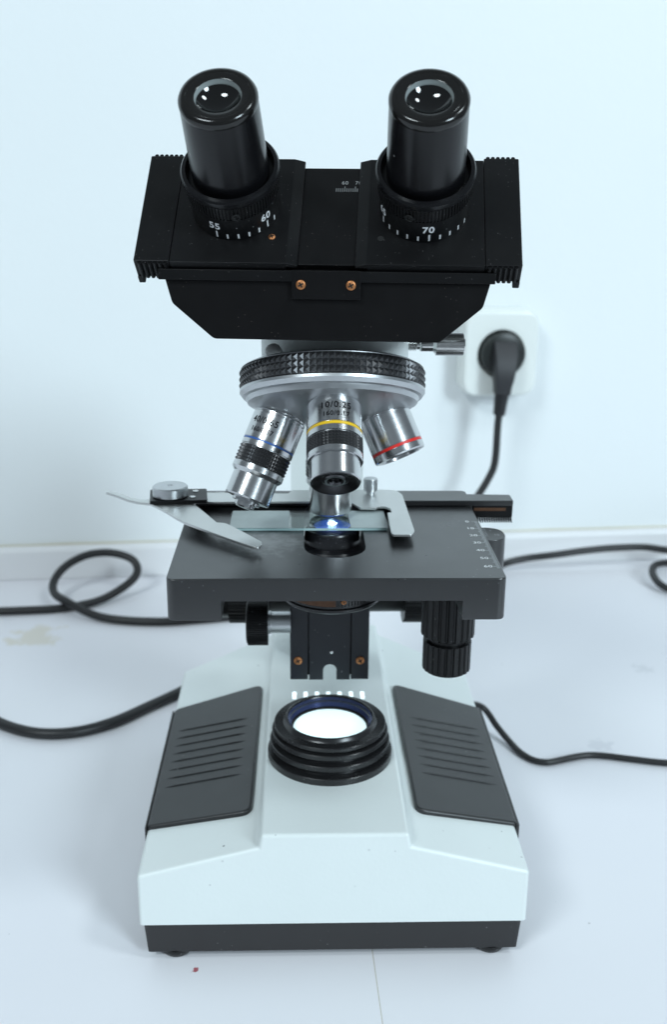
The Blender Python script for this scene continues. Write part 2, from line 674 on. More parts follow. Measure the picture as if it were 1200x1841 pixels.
def ribbed_band(r, z0, z1, n, h=0.5, bm=None, duty=0.5):
    """band of axial ribs around z, closed at both ends"""
    bm = bm or bmesh.new()
    prof = []
    for i in range(n):
        a0 = 2 * math.pi * i / n
        w = 2 * math.pi / n
        prof += [(r, a0), (r + h, a0 + w * 0.15), (r + h, a0 + w * (0.15 + duty * 0.7)), (r, a0 + w * (0.3 + duty * 0.7))]
    lo = [bm.verts.new((q * math.cos(a), q * math.sin(a), z0)) for q, a in prof]
    hi = [bm.verts.new((q * math.cos(a), q * math.sin(a), z1)) for q, a in prof]
    k = len(prof)
    for i in range(k):
        j = (i + 1) % k
        bm.faces.new((lo[i], lo[j], hi[j], hi[i]))
    bm.faces.new(lo[::-1])
    bm.faces.new(hi)
    return bm


def text_bm(txt, size, spacing=1.0, bold=0.0):
    cu = bpy.data.curves.new('t', 'FONT')
    cu.body = txt
    cu.size = size
    cu.align_x = 'CENTER'
    cu.align_y = 'CENTER'
    cu.space_character = spacing
    cu.offset = bold
    cu.resolution_u = 4
    o = bpy.data.objects.new('t', cu)
    C.objects.link(o)
    bpy.context.view_layer.update()
    me = bpy.data.meshes.new_from_object(o.evaluated_get(bpy.context.evaluated_depsgraph_get()))
    bpy.data.objects.remove(o)
    bpy.data.curves.remove(cu)
    bm = bmesh.new()
    bm.from_mesh(me)
    bpy.data.meshes.remove(me)
    return bm


def text_flat(txt, size, mtx, spacing=1.0, thick=0.08, bold=0.0):
    t = text_bm(txt, size, spacing, bold)
    for v in t.verts:
        v.co = mtx @ v.co
    return t


def text_cyl(txt, size, radius, axial, ang, f, up, spacing=1.0, bold=0.0, bm=None):
    """print text on a cylinder about z: f = facing direction, up = +1/-1 along z"""
    t = text_bm(txt, size, spacing, bold)
    bmesh.ops.triangulate(t, faces=t.faces)
    f = Vector(f)
    upv = Vector((0, 0, up))
    r = upv.cross(f)
    for v in t.verts:
        a = v.co.x / radius + ang
        y = v.co.y
        v.co = (f * math.cos(a) + r * math.sin(a)) * radius + Vector((0, 0, axial)) + upv * y
    if bm is None:
        return t
    return merge(bm, t)


def tick_cyl(radius, z0, z1, ang, width, f, up, bm):
    f = Vector(f)
    r = Vector((0, 0, up)).cross(f)
    vs = []
    for z in (z0, z1):
        for s in (-1, 1):
            a = ang + s * width / radius / 2
            vs.append(bm.verts.new((f * math.cos(a) + r * math.sin(a)) * radius + Vector((0, 0, z))))
    bm.faces.new((vs[0], vs[1], vs[3], vs[2]))


def screw_bm(r=2.0, h=0.9):
    bm = lathe([(0, h), (r * 0.55, h * 0.93), (r * 0.9, h * 0.6), (r, h * 0.15), (r, -0.6)], 24)
    for ang in (0.5, 0.5 + math.pi / 2):
        t = bmesh.new()
        bmesh.ops.create_cube(t, size=1)
        for v in t.verts:
            v.co = Vector((v.co.x * r * 1.15, v.co.y * r * 0.28, h * 0.86 + v.co.z * 0.3))
        merge(bm, t, Matrix.Rotation(ang, 4, 'Z'), 1)
    return bm


def frame(origin, z, x=(1, 0, 0)):
    z = Vector(z).normalized()
    x = Vector(x)
    x = (x - z * x.dot(z)).normalized()
    y = z.cross(x)
    m_ = Matrix.Identity(4)
    for i in range(3):
        m_[i][0], m_[i][1], m_[i][2], m_[i][3] = x[i], y[i], z[i], origin[i]
    return m_


T = Matrix.Translation
screw_proto = None


def screw(parent, mtx, r=2.0):
    return obj('screw', screw_bm(r), ('copper', 'slot'), parent, mtx)


# ------------------------------------------------------------------ the setting
def structure(name, bm, mat, angle=35):
    o = obj(name, bm, mat, angle=angle)
    o['kind'] = 'structure'
    return o


WT = math.tan(R(6.6))                        # the wall runs back to the right


def wall_y(x, off=0.0):
    return 450 + x * WT - off / math.cos(R(6.6))


sd = Vector((3.0, -44.7)).normalized()       # seam in the table top, runs a little to the left going back


def seam_x(y):
    return 20.4 + (y + 67) * (3.0 / -44.7)


g = 0.15
for name, poly in (('table_top_left', [(-1400, -520), (seam_x(-520) - g, -520), (seam_x(450) - g, wall_y(seam_x(450)) + 5), (-1400, wall_y(-1400) + 5)]),
                   ('table_top_right', [(seam_x(-520) + g, -520), (1400, -520), (1400, wall_y(1400) + 5), (seam_x(450) + g, wall_y(seam_x(450)) + 5)])):
    structure(name, slab(poly, -28, 0, 0.25), 'table')
M['joint'] = pmat('yellowed_joint_filler', (0.50, 0.46, 0.38), 0.6, var=0.2, vscale=80)
bmj = bmesh.new()
jv = [bmj.verts.new(p) for p in ((seam_x(-520) - 0.6, -519, -0.12), (seam_x(-520) + 0.6, -519, -0.12), (seam_x(450) + 0.6, 452, -0.12), (seam_x(450) - 0.6, 452, -0.12))]
bmj.faces.new(jv)
structure('table_joint', bmj, 'joint')
wm = Matrix.Translation((0, 450, 0)) @ Matrix.Rotation(R(6.6), 4, 'Z')
bmw = box(-1600, 1600, 0, 60, -400, 1900, 0)
bmw.transform(wm)
structure('wall', bmw, 'wall')
bmw = prism([(0.3, 0.4), (-9, 0.4), (-9, 25), (-8.4, 27.6), (-6.5, 29.4), (-3.5, 30), (0.3, 30)], 'x', -1500, 1500, 0.0)
bmw.transform(wm)
structure('skirting', bmw, 'skirting', 50)
# paint and dirt bead where the skirting meets the wall
bead = [(x, -0.6 + random.uniform(-0.3, 0.3), 30.2 + random.uniform(-0.4, 0.4)) for x in range(-700, 701, 35)]
M['bead'] = pmat('yellowed_sealant', (0.58, 0.55, 0.45), 0.5, var=0.15, vscale=20)
bmw = tube(bead, 1.3, 8, 3)
bmw.transform(wm)
structure('sealant_bead', bmw, 'bead')

# ------------------------------------------------------------------ the microscope
mic = thing('microscope', 'black and pale grey binocular microscope with its base lamp lit', 'microscope', (0, 0, 0), 1.8)

# ---- base
poly = [(-91, 21), (-91, 47.6), (-35.2, 62.2), (-34.0, 69), (33.6, 69), (34.8, 62.2), (90, 48.1), (90, 21)]
bm = bmesh.new()
ys = [-72.2, 150]
rings = []
for y in ys:
    ring = []
    for x, z in poly:
        yy = y
        if y > 0:
            yy = 161 if abs(x) < 40 else 136
        ring.append(bm.verts.new((x, yy, z)))
    rings.append(ring)
n = len(poly)
bm.faces.new(rings[0])
bm.faces.new(rings[1][::-1])
for i in range(n):
    j = (i + 1) % n
    bm.faces.new((rings[0][i], rings[1][i], rings[1][j], rings[0][j]))
bmesh.ops.recalc_face_normals(bm, faces=bm.faces)
corner = [e for e in bm.edges if all(abs(v.co.x) > 85 for v in e.verts) and abs(e.verts[0].co.z - e.verts[1].co.z) > 5]
sharp = [e for e in bm.edges if e not in corner and not all(v.co.z < 22 for v in e.verts)]
bmesh.ops.bevel(bm, geom=sharp + corner, offset=1.8, segments=4, profile=0.5, affect='EDGES', clamp_overlap=True)
shell = obj('base_shell', bm, 'enamel', mic, angle=50)
# tray
def rrect(x0, x1, y0, y1, r, seg=5):
    return round_poly([(x0, y0), (x1, y0), (x1, y1), (x0, y1)], r, seg)
bm = bmesh.new()
rg = []
prof = [(4.8, 4.0), (4.0, 4.2), (3.6, 4.8), (2.2, 20.98)]
for ins, z in prof:
    pl = offset_poly(rrect(-91.4, 90.4, -74.2, 135, 5), ins)
    rg.append([bm.verts.new((x, y, z)) for x, y in pl])
for a, c in zip(rg[:-1], rg[1:]):
    k = len(a)
    for i in range(k):
        bm.faces.new((a[i], a[(i + 1) % k], c[(i + 1) % k], c[i]))
bm.faces.new(rg[0][::-1])
bm.faces.new(rg[-1])
tray = obj('base_tray', bm, 'tray', mic)
foot = lathe([(0, 0), (6.2, 0), (6.9, 0.4), (8.4, 3.0), (8.4, 4.6)], 32)
foot = obj('foot', foot, 'rubber_black', mic, T((-75, -62.5, 0)))
for p in ((75, -62.5, 0), (-73, 118, 0), (73, 118, 0)):
    share('foot', foot, mic, T(p))

# ---- side pads
def pad(side):
    sx = side
    zi, zo = 62.6, 47.6                      # slope under the pad
    xi, xo = 38.8, 91.4
    def zs(x):
        return 61.9 - (x - 35) * (61.9 - 47.2) / 55.0
    c = [(xi, 87), (xi + 0.6, -44.5), (xo - 0.2, -36.5), (xo - 0.4, 82)]
    out = round_poly(c, [5, 5, 2.6, 4], 5)
    bm = bmesh.new()
    lv = []
    for ins, h in ((0, 0.1), (0, 1.6), (0.35, 2.4), (1.1, 2.8), (1.5, 2.8)):
        pl = offset_poly(out, ins)
        lv.append([bm.verts.new((sx * x, y, zs(x) + h)) for x, y in pl])
    k = len(out)
    for a, b2 in zip(lv[:-1], lv[1:]):
        for i in range(k):
            bm.faces.new((a[i], a[(i + 1) % k], b2[(i + 1) % k], b2[i]))
    bm.faces.new(lv[-1])
    bm.faces.new(lv[0][::-1])
    # lip folded down over the outer edge
    t = bmesh.new()
    a = [(90.9, -36.8), (90.9, 81)]
    ys_ = [(-36.8, 39.0), (-30, 40.0), (81, 44)]
    top = [(y, zs(91) + 2.3) for y, _ in ys_]
    vs = []
    for xx in (90.2 + (0.9 if side < 0 else 0.2), 92.2):
        vs.append([[t.verts.new((sx * xx, y, zb)) for y, zb in ys_], [t.verts.new((sx * xx, y, zt)) for y, zt in top]])
    for L in vs:
        for i in range(2):
            t.faces.new((L[0][i], L[0][i + 1], L[1][i + 1], L[1][i]))
    for i in range(2):
        t.faces.new((vs[0][0][i], vs[0][0][i + 1], vs[1][0][i + 1], vs[1][0][i]))
        t.faces.new((vs[0][1][i], vs[0][1][i + 1], vs[1][1][i + 1], vs[1][1][i]))
    for e in (0, 2):
        t.faces.new((vs[0][0][e], vs[1][0][e], vs[1][1][e], vs[0][1][e]))
    bmesh.ops.recalc_face_normals(t, faces=t.faces)
    bmesh.ops.bevel(t, geom=t.edges[:], offset=0.6, segments=2, profile=0.5, affect='EDGES', clamp_overlap=True)
    merge(bm, t)
    p = obj('side_pad', bm, 'pad', mic, angle=40)
    for i in range(8):
        yi = 48.5 - i * 8.2
        x0, x1 = 45.5 + 0.1 * i, 85.5 + 0.1 * i
        y0, y1 = yi, yi + 4.6
        pts = []
        for kx in range(9):
            u = kx / 8
            x = x0 + (x1 - x0) * u
            fade = min(1, u / 0.04, (1 - u) / 0.05) if 0 < u < 1 else 0
            pts.append((sx * x, y0 + (y1 - y0) * u, zs(x) + 2.45 + 0.5 * (0.0 if fade == 0 else 1)))
        obj('ridge', tube(pts, 0.42, 8, 3), 'pad', p)
    return p


pad(-1)
pad(1)

# ---- dashes of lamp light on the ridge, put in as glowing insets
dash_src = None
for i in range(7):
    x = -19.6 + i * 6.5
    if dash_src is None:
        dash_src = obj('light_dash', slab(round_poly([(-1.2, -4.5), (1.2, -4.5), (1.2, 4.5), (-1.2, 4.5)], 1.0, 4), 0, 0.25, 0.1), 'cast_light', mic, T((x, 61.5, 68.78)))
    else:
        share('light_dash', dash_src, mic, T((x, 61.5, 68.78)))

# ---- lamp housing
LP = T((-0.9, -0.8, 69.1))
prof = [(32.0, -0.6), (32.0, 2.9), (31.6, 3.3), (27.4, 3.4), (27.2, 6.4), (30.3, 6.5), (30.7, 6.9), (30.7, 9.0), (30.3, 9.4), (26.6, 9.5), (26.4, 12.0),
        (29.3, 12.1), (29.7, 12.5), (29.7, 14.4), (29.3, 14.8), (26.4, 14.9), (26.2, 16.2), (28.3, 16.3), (28.6, 16.6), (28.6, 18.0), (28.2, 18.4), (24.0, 18.6),
        (23.4, 19.2), (22.8, 20.6), (22.2, 20.9), (21.7, 20.6), (20.6, 18.6), (20.6, 16.0), (18.8, 15.2), (18.6, 14.0)]
lamp = obj('lamp_housing', lathe(prof, 96), 'lamp_black', mic, LP, angle=30)
# fine thread ring inside the rim
M['thread'] = pmat('blue_black_thread', (0.07, 0.09, 0.20), 0.25, 0.4)
prof = []
for i in range(7):
    rr = 21.4 - i * 0.22
    zz = 20.3 - i * 0.75
    prof += [(rr, zz), (rr - 0.5, zz - 0.37)]
obj('thread_ring', lathe(prof, 96), 'thread', lamp, angle=10)
obj('lamp_glass', lathe([(0, 15.6), (10, 15.4), (17, 14.9), (18.9, 14.6)], 64), 'lamp_glass', lamp)

# ---- arm
arm_prof = [(160, 60), (160, 215), (152, 262), (132, 283), (100, 288), (10, 288), (10, 268), (80, 258), (104, 245), (112, 222), (112, 60)]
bm = prism(round_poly(arm_prof, [0, 12, 12, 12, 8, 2, 2, 12, 12, 12, 0], 4), 'x', -21.5, 20.5, 2.2, 3)
obj('arm', bm, 'enamel', mic, angle=40)

# ---- focus knobs
def knob_profile_x(side):
    return Matrix.Translation((0, 76, 131)) @ Matrix.Rotation(R(90) * side, 4, 'Y')


for side in (-1, 1):
    mt = knob_profile_x(side)
    bm = lathe([(0, 20), (15, 20), (15, 42), (0, 42)], 48)
    k = obj('coarse_focus_knob', bm, 'rubber_black', mic, mt)
    obj('grip', ribbed_band(20.5, 42, 56, 48, 0.7), 'rubber_black', k, angle=20)
    obj('fine_knob', lathe([(0, 56), (17.5, 56), (18, 56.6), (18, 63), (17.2, 64), (0, 64.4)], 48), 'rubber_black', k)

# ---- condenser, bracket, knob
cond = obj('condenser', lathe([(0, 156.5), (23.2, 156.5), (24.2, 157.4), (24.2, 158.6), (23.3, 159.2), (23.3, 166), (24.2, 166.8), (24.2, 170),
                               (19, 171), (18, 183), (17.2, 184), (13.4, 184.6), (13.2, 190.5), (12.4, 191.8), (8, 192.4), (0, 192.5)], 72), 'condenser_black', mic, T((-0.6, -1.5, 0)), angle=30)
obj('grip_ring', ribbed_band(23.4, 160, 165.5, 90, 0.5), 'lamp_black', cond, angle=20)
obj('knurled_collar', ribbed_band(18.2, 175.5, 183, 60, 0.5), 'rubber_black', cond, angle=20)
obj('lens_rim', lathe([(9.8, 192.3), (9.8, 193.0), (9.2, 193.3), (8.7, 193.0)], 48), 'thread', cond)
obj('front_lens', lathe([(8.7, 192.9), (6, 193.5), (3, 193.9), (2.45, 193.95)], 48), 'halo', cond)
obj('light_spot', lathe([(0, 194.2), (1.4, 194.1), (2.4, 193.96)], 32), 'spot', cond)
bm = bmesh.new()                              # worn brown slot of the iris lever
av = [[bm.verts.new(((23.6 + 0.5 * k) * math.cos(a), (23.6 + 0.5 * k) * math.sin(a), z)) for a in [R(208 + 5 * i) for i in range(14)]] for k, z in ((0, 160.6), (1, 160.6), (1, 164.6), (0, 164.6))]
for q in range(4):
    for i in range(13):
        bm.faces.new((av[q][i], av[q][i + 1], av[(q + 1) % 4][i + 1], av[(q + 1) % 4][i]))
for e in (0, 13):
    bm.faces.new([av[q][e] for q in range(4)])
obj('iris_slot', bm, 'brass', cond)
screw(cond, frame((5.0, -23.7, 163), (0.2, -1, 0), (1, 0, 0)), 1.3)

br = obj('condenser_bracket', box(-20.6, 19.2, 24.8, 40, 116, 172, 0.6), 'bracket', mic)
for x0, x1 in ((-21.4, -12.1), (10.6, 19.9)):
    sp = obj('side_plate', box(x0, x1, 21.5, 24.6, 99.3, 171, 0.35), 'bracket', br)
cx = [(-11.4, 99.5), (-4.1, 99.5), (-4.1, 105)] + [(-0.55 - 3.55 * math.cos(a), 105 + 3.4 * math.sin(a)) for a in [math.pi * k / 10 for k in range(1, 10)]] + \
     [(3.0, 105), (3.0, 99.5), (10.0, 99.5), (10.0, 171), (-11.4, 171)]
obj('centre_plate', prism(cx, 'y', 20.9, 24.7, 0.0), 'bracket', br)
obj('gap_shade_strip', box(-13.6, -10.4, 24.8, 30, 100.4, 115.9, 0.2), 'slot', br)  # near-black strips added so the gaps between the plates look shaded
obj('gap_shade_strip', box(8.9, 11.8, 24.8, 30, 100.4, 115.9, 0.2), 'slot', br)
for x in (-17.3, 15.4):
    screw(br, frame((x, 21.4, 110.4), (0, -1, 0)), 2.3)
obj('pin', lathe([(0, 0.8), (0.8, 0.5), (1.0, -0.5)], 16), 'bright', br, frame((0.2, 20.8, 115.6), (0, -1, 0)))

ck = frame((-43, 20, 133), (-1, 0, 0), (0, 1, 0))
kn = obj('condenser_knob', ribbed_band(11.4, -10.4, 0, 64, 0.45), 'rubber_black', mic, ck, angle=20)
obj('end_cap', lathe([(11.2, -0.2), (10.8, 0.5), (9.6, 0.8), (0, 0.8)], 48), 'rubber_black', kn)
obj('shaft', lathe([(5.6, -22), (5.6, -12.2), (6.0, -11.8), (6.0, -10.2)], 40), 'alu', kn)

# ---- stage
SX0, SX1, SY0, SY1 = -71.0, 69.6, -79.4, 24.5
hole = [(-14.2, -41), (-14.2, 12)] + [(-0.5 + 13.7 * math.cos(a), 12 + 13.7 * math.sin(a)) for a in [math.pi - math.pi * k / 12 for k in range(1, 12)]] + \
       [(13.2, 12), (13.2, -41)] + [(-0.5 + 13.7 * math.cos(a), -41 - 13.7 * math.sin(a)) for a in [math.pi * k / 12 for k in range(1, 12)]]
st_out = round_poly([(SX0, SY0), (SX1, SY0), (SX1, SY1), (SX0, SY1)], [4, 4, 6, 6], 6)
bm = slab(st_out, 186.2, 196, 0.7, holes=[hole], bot_bevel=False, seg=4)
for x0, x1, rad in ((SX0, -48.5, [4, 0, 0, 6]), (51.5, SX1, [0, 4, 6, 0])):
    c = [(x0, SY0), (x1, SY0), (x1, SY1), (x0, SY1)]
    # lower skirt of the stage, left and right; closed above by the stage itself
    o2 = round_poly(c, rad, 6)
    lv = []
    for ins, z in ((0, 186.2), (0, 178.1), (0.2, 177.6), (0.7, 177.4)):
        pl = offset_poly(o2, ins)
        lv.append([bm.verts.new((x, y, z)) for x, y in pl])
    k = len(o2)
    for a, b2 in zip(lv[:-1], lv[1:]):
        for i in range(k):
            bm.faces.new((a[i], a[(i + 1) % k], b2[(i + 1) % k], b2[i]))
    bm.faces.new(lv[-1])
stage = obj('stage', bm, 'stage_black', mic, angle=32)
# printed scale on the right margin
bm = bmesh.new()
for i in range(0, 63):
    y = -5.5 - i
    ln = 2.6 if i % 10 == 0 else (2.0 if i % 5 == 0 else 1.3)
    x1 = SX1 - 1.0
    v = [bm.verts.new(p) for p in ((x1 - ln, y - 0.22, 196.06), (x1, y - 0.22, 196.06), (x1, y + 0.22, 196.06), (x1 - ln, y + 0.22, 196.06))]
    bm.faces.new(v)
obj('scale_marks', bm, 'grey_print', stage, smooth=False)
for i in range(7):
    obj('scale_numeral', text_flat(str(i * 10), 3.7, T((SX1 - 5.8, -5.5 - 10 * i, 196.07)), 1.05, bold=0.02), 'white_print', stage, smooth=False)

# ---- stage drive knobs under the right side
kx = T((54.4, -21.6, 2.6))
ku = obj('stage_drive_knob', ribbed_band(12.0, 143, 172, 22, 0.75, duty=0.75), 'rubber_black', mic, kx, angle=20)
obj('neck', lathe([(9.6, 139.5), (9.6, 143.2)], 40), 'rubber_black', ku)
obj('lower_grip', ribbed_band(10.8, 125, 139.6, 22, 0.75, duty=0.75), 'rubber_black', ku, angle=20)
obj('end_cap', lathe([(0, 123.6), (8.5, 123.6), (10.4, 124.2), (11.0, 125.1)], 40), 'rubber_black', ku)
obj('chamfer_ring', lathe([(10.2, 141.6), (12.3, 143.1)], 40), 'rubber_black', ku)

# ---- rounded guide block standing out on the right of the stage
blk = round_poly([(62, 2), (62, -17), (81.8, -17), (81.8, 2)], [0, 0, 9.4, 9.4], 8)
blo = obj('guide_block', slab(blk, 168, 190.6, 0.4), 'stage_black', mic)
obj('vernier_numeral', text_flat('5', 2.6, T((75.6, -3.2, 190.7))), 'grey_print', blo, smooth=False)
obj('vernier_numeral', text_flat('10', 2.6, T((77.6, -9.4, 190.7))), 'grey_print', blo, smooth=False)
bm = bmesh.new()
for i in range(11):
    y = 0 - i * 1.1
    v = [bm.verts.new(p) for p in ((71.2, y, 190.68), (73.4, y, 190.68), (73.4, y - 0.35, 190.68), (71.2, y - 0.35, 190.68))]
    bm.faces.new(v)
obj('vernier_marks', bm, 'grey_print', blo, smooth=False)

# ---- mechanical stage rail
bm = slab(round_poly([(-68, 18.6), (90.6, 18.6), (90.6, 29), (70, 30.2), (-68, 30.2)], 0.6, 2), 196.3, 199.0, 0.3)
rail = obj('stage_rail', bm, 'stage_black', mic)
obj('rail_end', box(70.2, 90.5, 19.0, 29.0, 190.8, 196.25, 0.3), 'slider_black', rail)
obj('brass_strip', box(71.0, 87.0, 18.75, 19.2, 193.6, 195.2, 0.1), 'brass', rail)
bm = bmesh.new()
for i in range(17):
    x = 70.8 + i * 1.2
    t = bmesh.new()
    bmesh.ops.create_cube(t, size=1)
    for v in t.verts:
        v.co = Vector((x + v.co.x * 0.62 - v.co.z * 0.6, 21 + v.co.y * 4.4, 188.9 + v.co.z * 3.0))
    merge(bm, t)
box(70.2, 90.4, 19.3, 23, 190.0, 190.9, 0, bm=bm)
obj('gear_rack', bm, 'slider_black', rail, smooth=False)
obj('scale_bar', slab(round_poly([(-68, 30.6), (69, 30.6), (69, 37.6), (-68, 37.6)], [1, 1, 4, 1], 4), 190, 198.6, 0.3), 'stage_black', rail)
for tx, x in (('100', -57), ('120', -17.5), ('130', 30.8)):
    obj('scale_numeral', text_flat(tx, 3.0, T((x, 34.2, 198.68)), 1.1, bold=0.03), 'white_print', rail, smooth=False)

# ---- slide holder: fixed plate with its right finger
hp = [(-70.3, 13), (-72.1, 29.1), (-22.2, 27.1), (-20.0, 33.0), (26.6, 33.9), (33.0, 32.9), (35.4, 25.1), (35.9, -31.0), (34.4, -36.4), (25.6, -36.3),
      (25.0, -32.5), (25.6, -4.1), (27.6, -4.4), (27.4, 2.2), (25.2, 5.4), (22.4, 5.6), (20.6, 3.2), (13, 3.6), (9.4, 11.6), (-10.6, 13.6), (-46.0, 13.6), (-53.0, 13.0)]
hp = round_poly(hp, [1, 1, 1, 1, 1, 4, 4, 1.2, 1.6, 1.0, 1, 0.8, 1.2, 1.2, 1.2, 1.2, 0.8, 0.8, 0.8, 1, 1, 1], 4)
holder = obj('slide_holder', slab(hp, 199.1, 200.3, 0.22), 'plate', mic, angle=50)
ts = obj('thumb_screw', ribbed_band(3.3, 202.6, 208.0, 26, 0.28), 'alu', holder, T((19.4, 26.5, 0)), angle=20)
obj('shank', lathe([(2.2, 200.2), (2.2, 201.6), (3.4, 202.0), (3.4, 202.7)], 24), 'alu', holder, T((19.4, 26.5, 0)))
obj('knob_cap', lathe([(3.5, 207.9), (3.2, 208.4), (0, 208.5)], 32), 'alu', holder, T((19.4, 26.5, 0)))

# ---- spring arm on the left
sa = [(-111.8, 19.4), (-106, 15.6), (-100, 10.0), (-94.5, 6.6), (-88.3, 4.6), (-83.6, -0.8), (-78.1, -8.1), (-73.5, -15), (-68.5, -21.3), (-59.8, -29.5), (-51.3, -37.4), (-44.0, -44.0), (-36.9, -50.0),
      (-35.6, -50.8), (-34.2, -50.8), (-33.1, -49.6), (-32.7, -47.5), (-32.9, -44.7), (-41.2, -33.3), (-48.4, -24.0), (-49.9, -22.4), (-51.4, -21.6), (-54.3, -21.0), (-60.4, -8.9), (-66.4, 2.6), (-68.4, 8),
      (-68, 20), (-88, 20), (-89.6, 11.6), (-94, 11.2), (-98.5, 13.6), (-105, 19.8), (-109.8, 22.2)]
sbm = slab(sa, 200.9, 202.2, 0.22)
for v in sbm.verts:                           # the finger dips towards the stage, the tail curls up
    if v.co.y < 5:
        v.co.z -= (5 - v.co.y) / 62 * 2.7
    if v.co.x < -92:
        v.co.z += ((-92 - v.co.x) / 20) ** 2 * 1.2
arm_o = obj('spring_arm', sbm, 'plate', mic, angle=50)
pp = obj('pivot_plate', slab(round_poly([(-90.4, 21.6), (-62.6, 23.4), (-60.6, 4.2), (-88.0, 1.8)], 1.2, 4), 202.3, 204.0, 0.25), 'slider_black', mic)
for p in ((-67.6, 18.4), (-68.2, 8.6)):
    obj('rivet', lathe([(1.5, 204.0), (1.5, 204.35), (1.1, 204.5), (0.8, 204.3), (0, 204.3)], 24), 'bright', pp, T((p[0], p[1], 0)))
pk = obj('pivot_knob', lathe([(8.2, 204.1), (8.6, 204.5), (8.6, 208.6), (8.0, 209.1), (1.3, 209.2), (1.2, 208.7), (0, 208.7)], 64), 'alu', mic, T((-79.2, 11.4, 0)))

# ---- nosepiece
AL = R(22)
nax = Vector((0, -math.sin(AL), -math.cos(AL)))
apex = Vector((-1.5, 0, 303.8))
ringc = apex + nax * 40.6
NF = frame(ringc, nax)                        # z runs down along the turret axis
nose = obj('nosepiece', lathe([(0, -6.0), (34, -6.0), (38.5, -5.2), (40.4, -4.2), (40.4, 5.0), (41.3, 5.4), (41.3, 6.6), (40.0, 8.4), (38.6, 8.9), (38.4, 9.6),
                               (37.8, 11.0), (36.2, 12.0), (33, 13.4), (28, 15.2), (20, 17.9), (12, 20.2), (8, 20.8), (0, 21.0)], 128), 'alu', mic, NF, angle=32)
bm = knurl_band(40.5, -3.5, 4.9, 96, 3, 1.1)
lathe([(39, -4.0), (40.8, -3.8), (40.5, -3.5)], 96, bm)
lathe([(40.5, 4.9), (40.8, 5.2), (39, 5.3)], 96, bm)
obj('knurled_ring', bm, 'knurl', nose, smooth=False)
# click stop spring on the left above the ring
M['click'] = pmat('pale_click_stop', (0.78, 0.79, 0.78), 0.25, 0.1, var=0.2, vscale=500)  # pale colour stands in for bright highlights on the shaded chrome
cs = obj('click_stop', lathe([(0, 3.2), (2.4, 3.0), (3.4, 2.2), (3.6, 0), (3.6, -3)], 32), 'click', mic, frame((-27.0, -31.5, 280.8), (-0.2, -0.75, 0.6)))

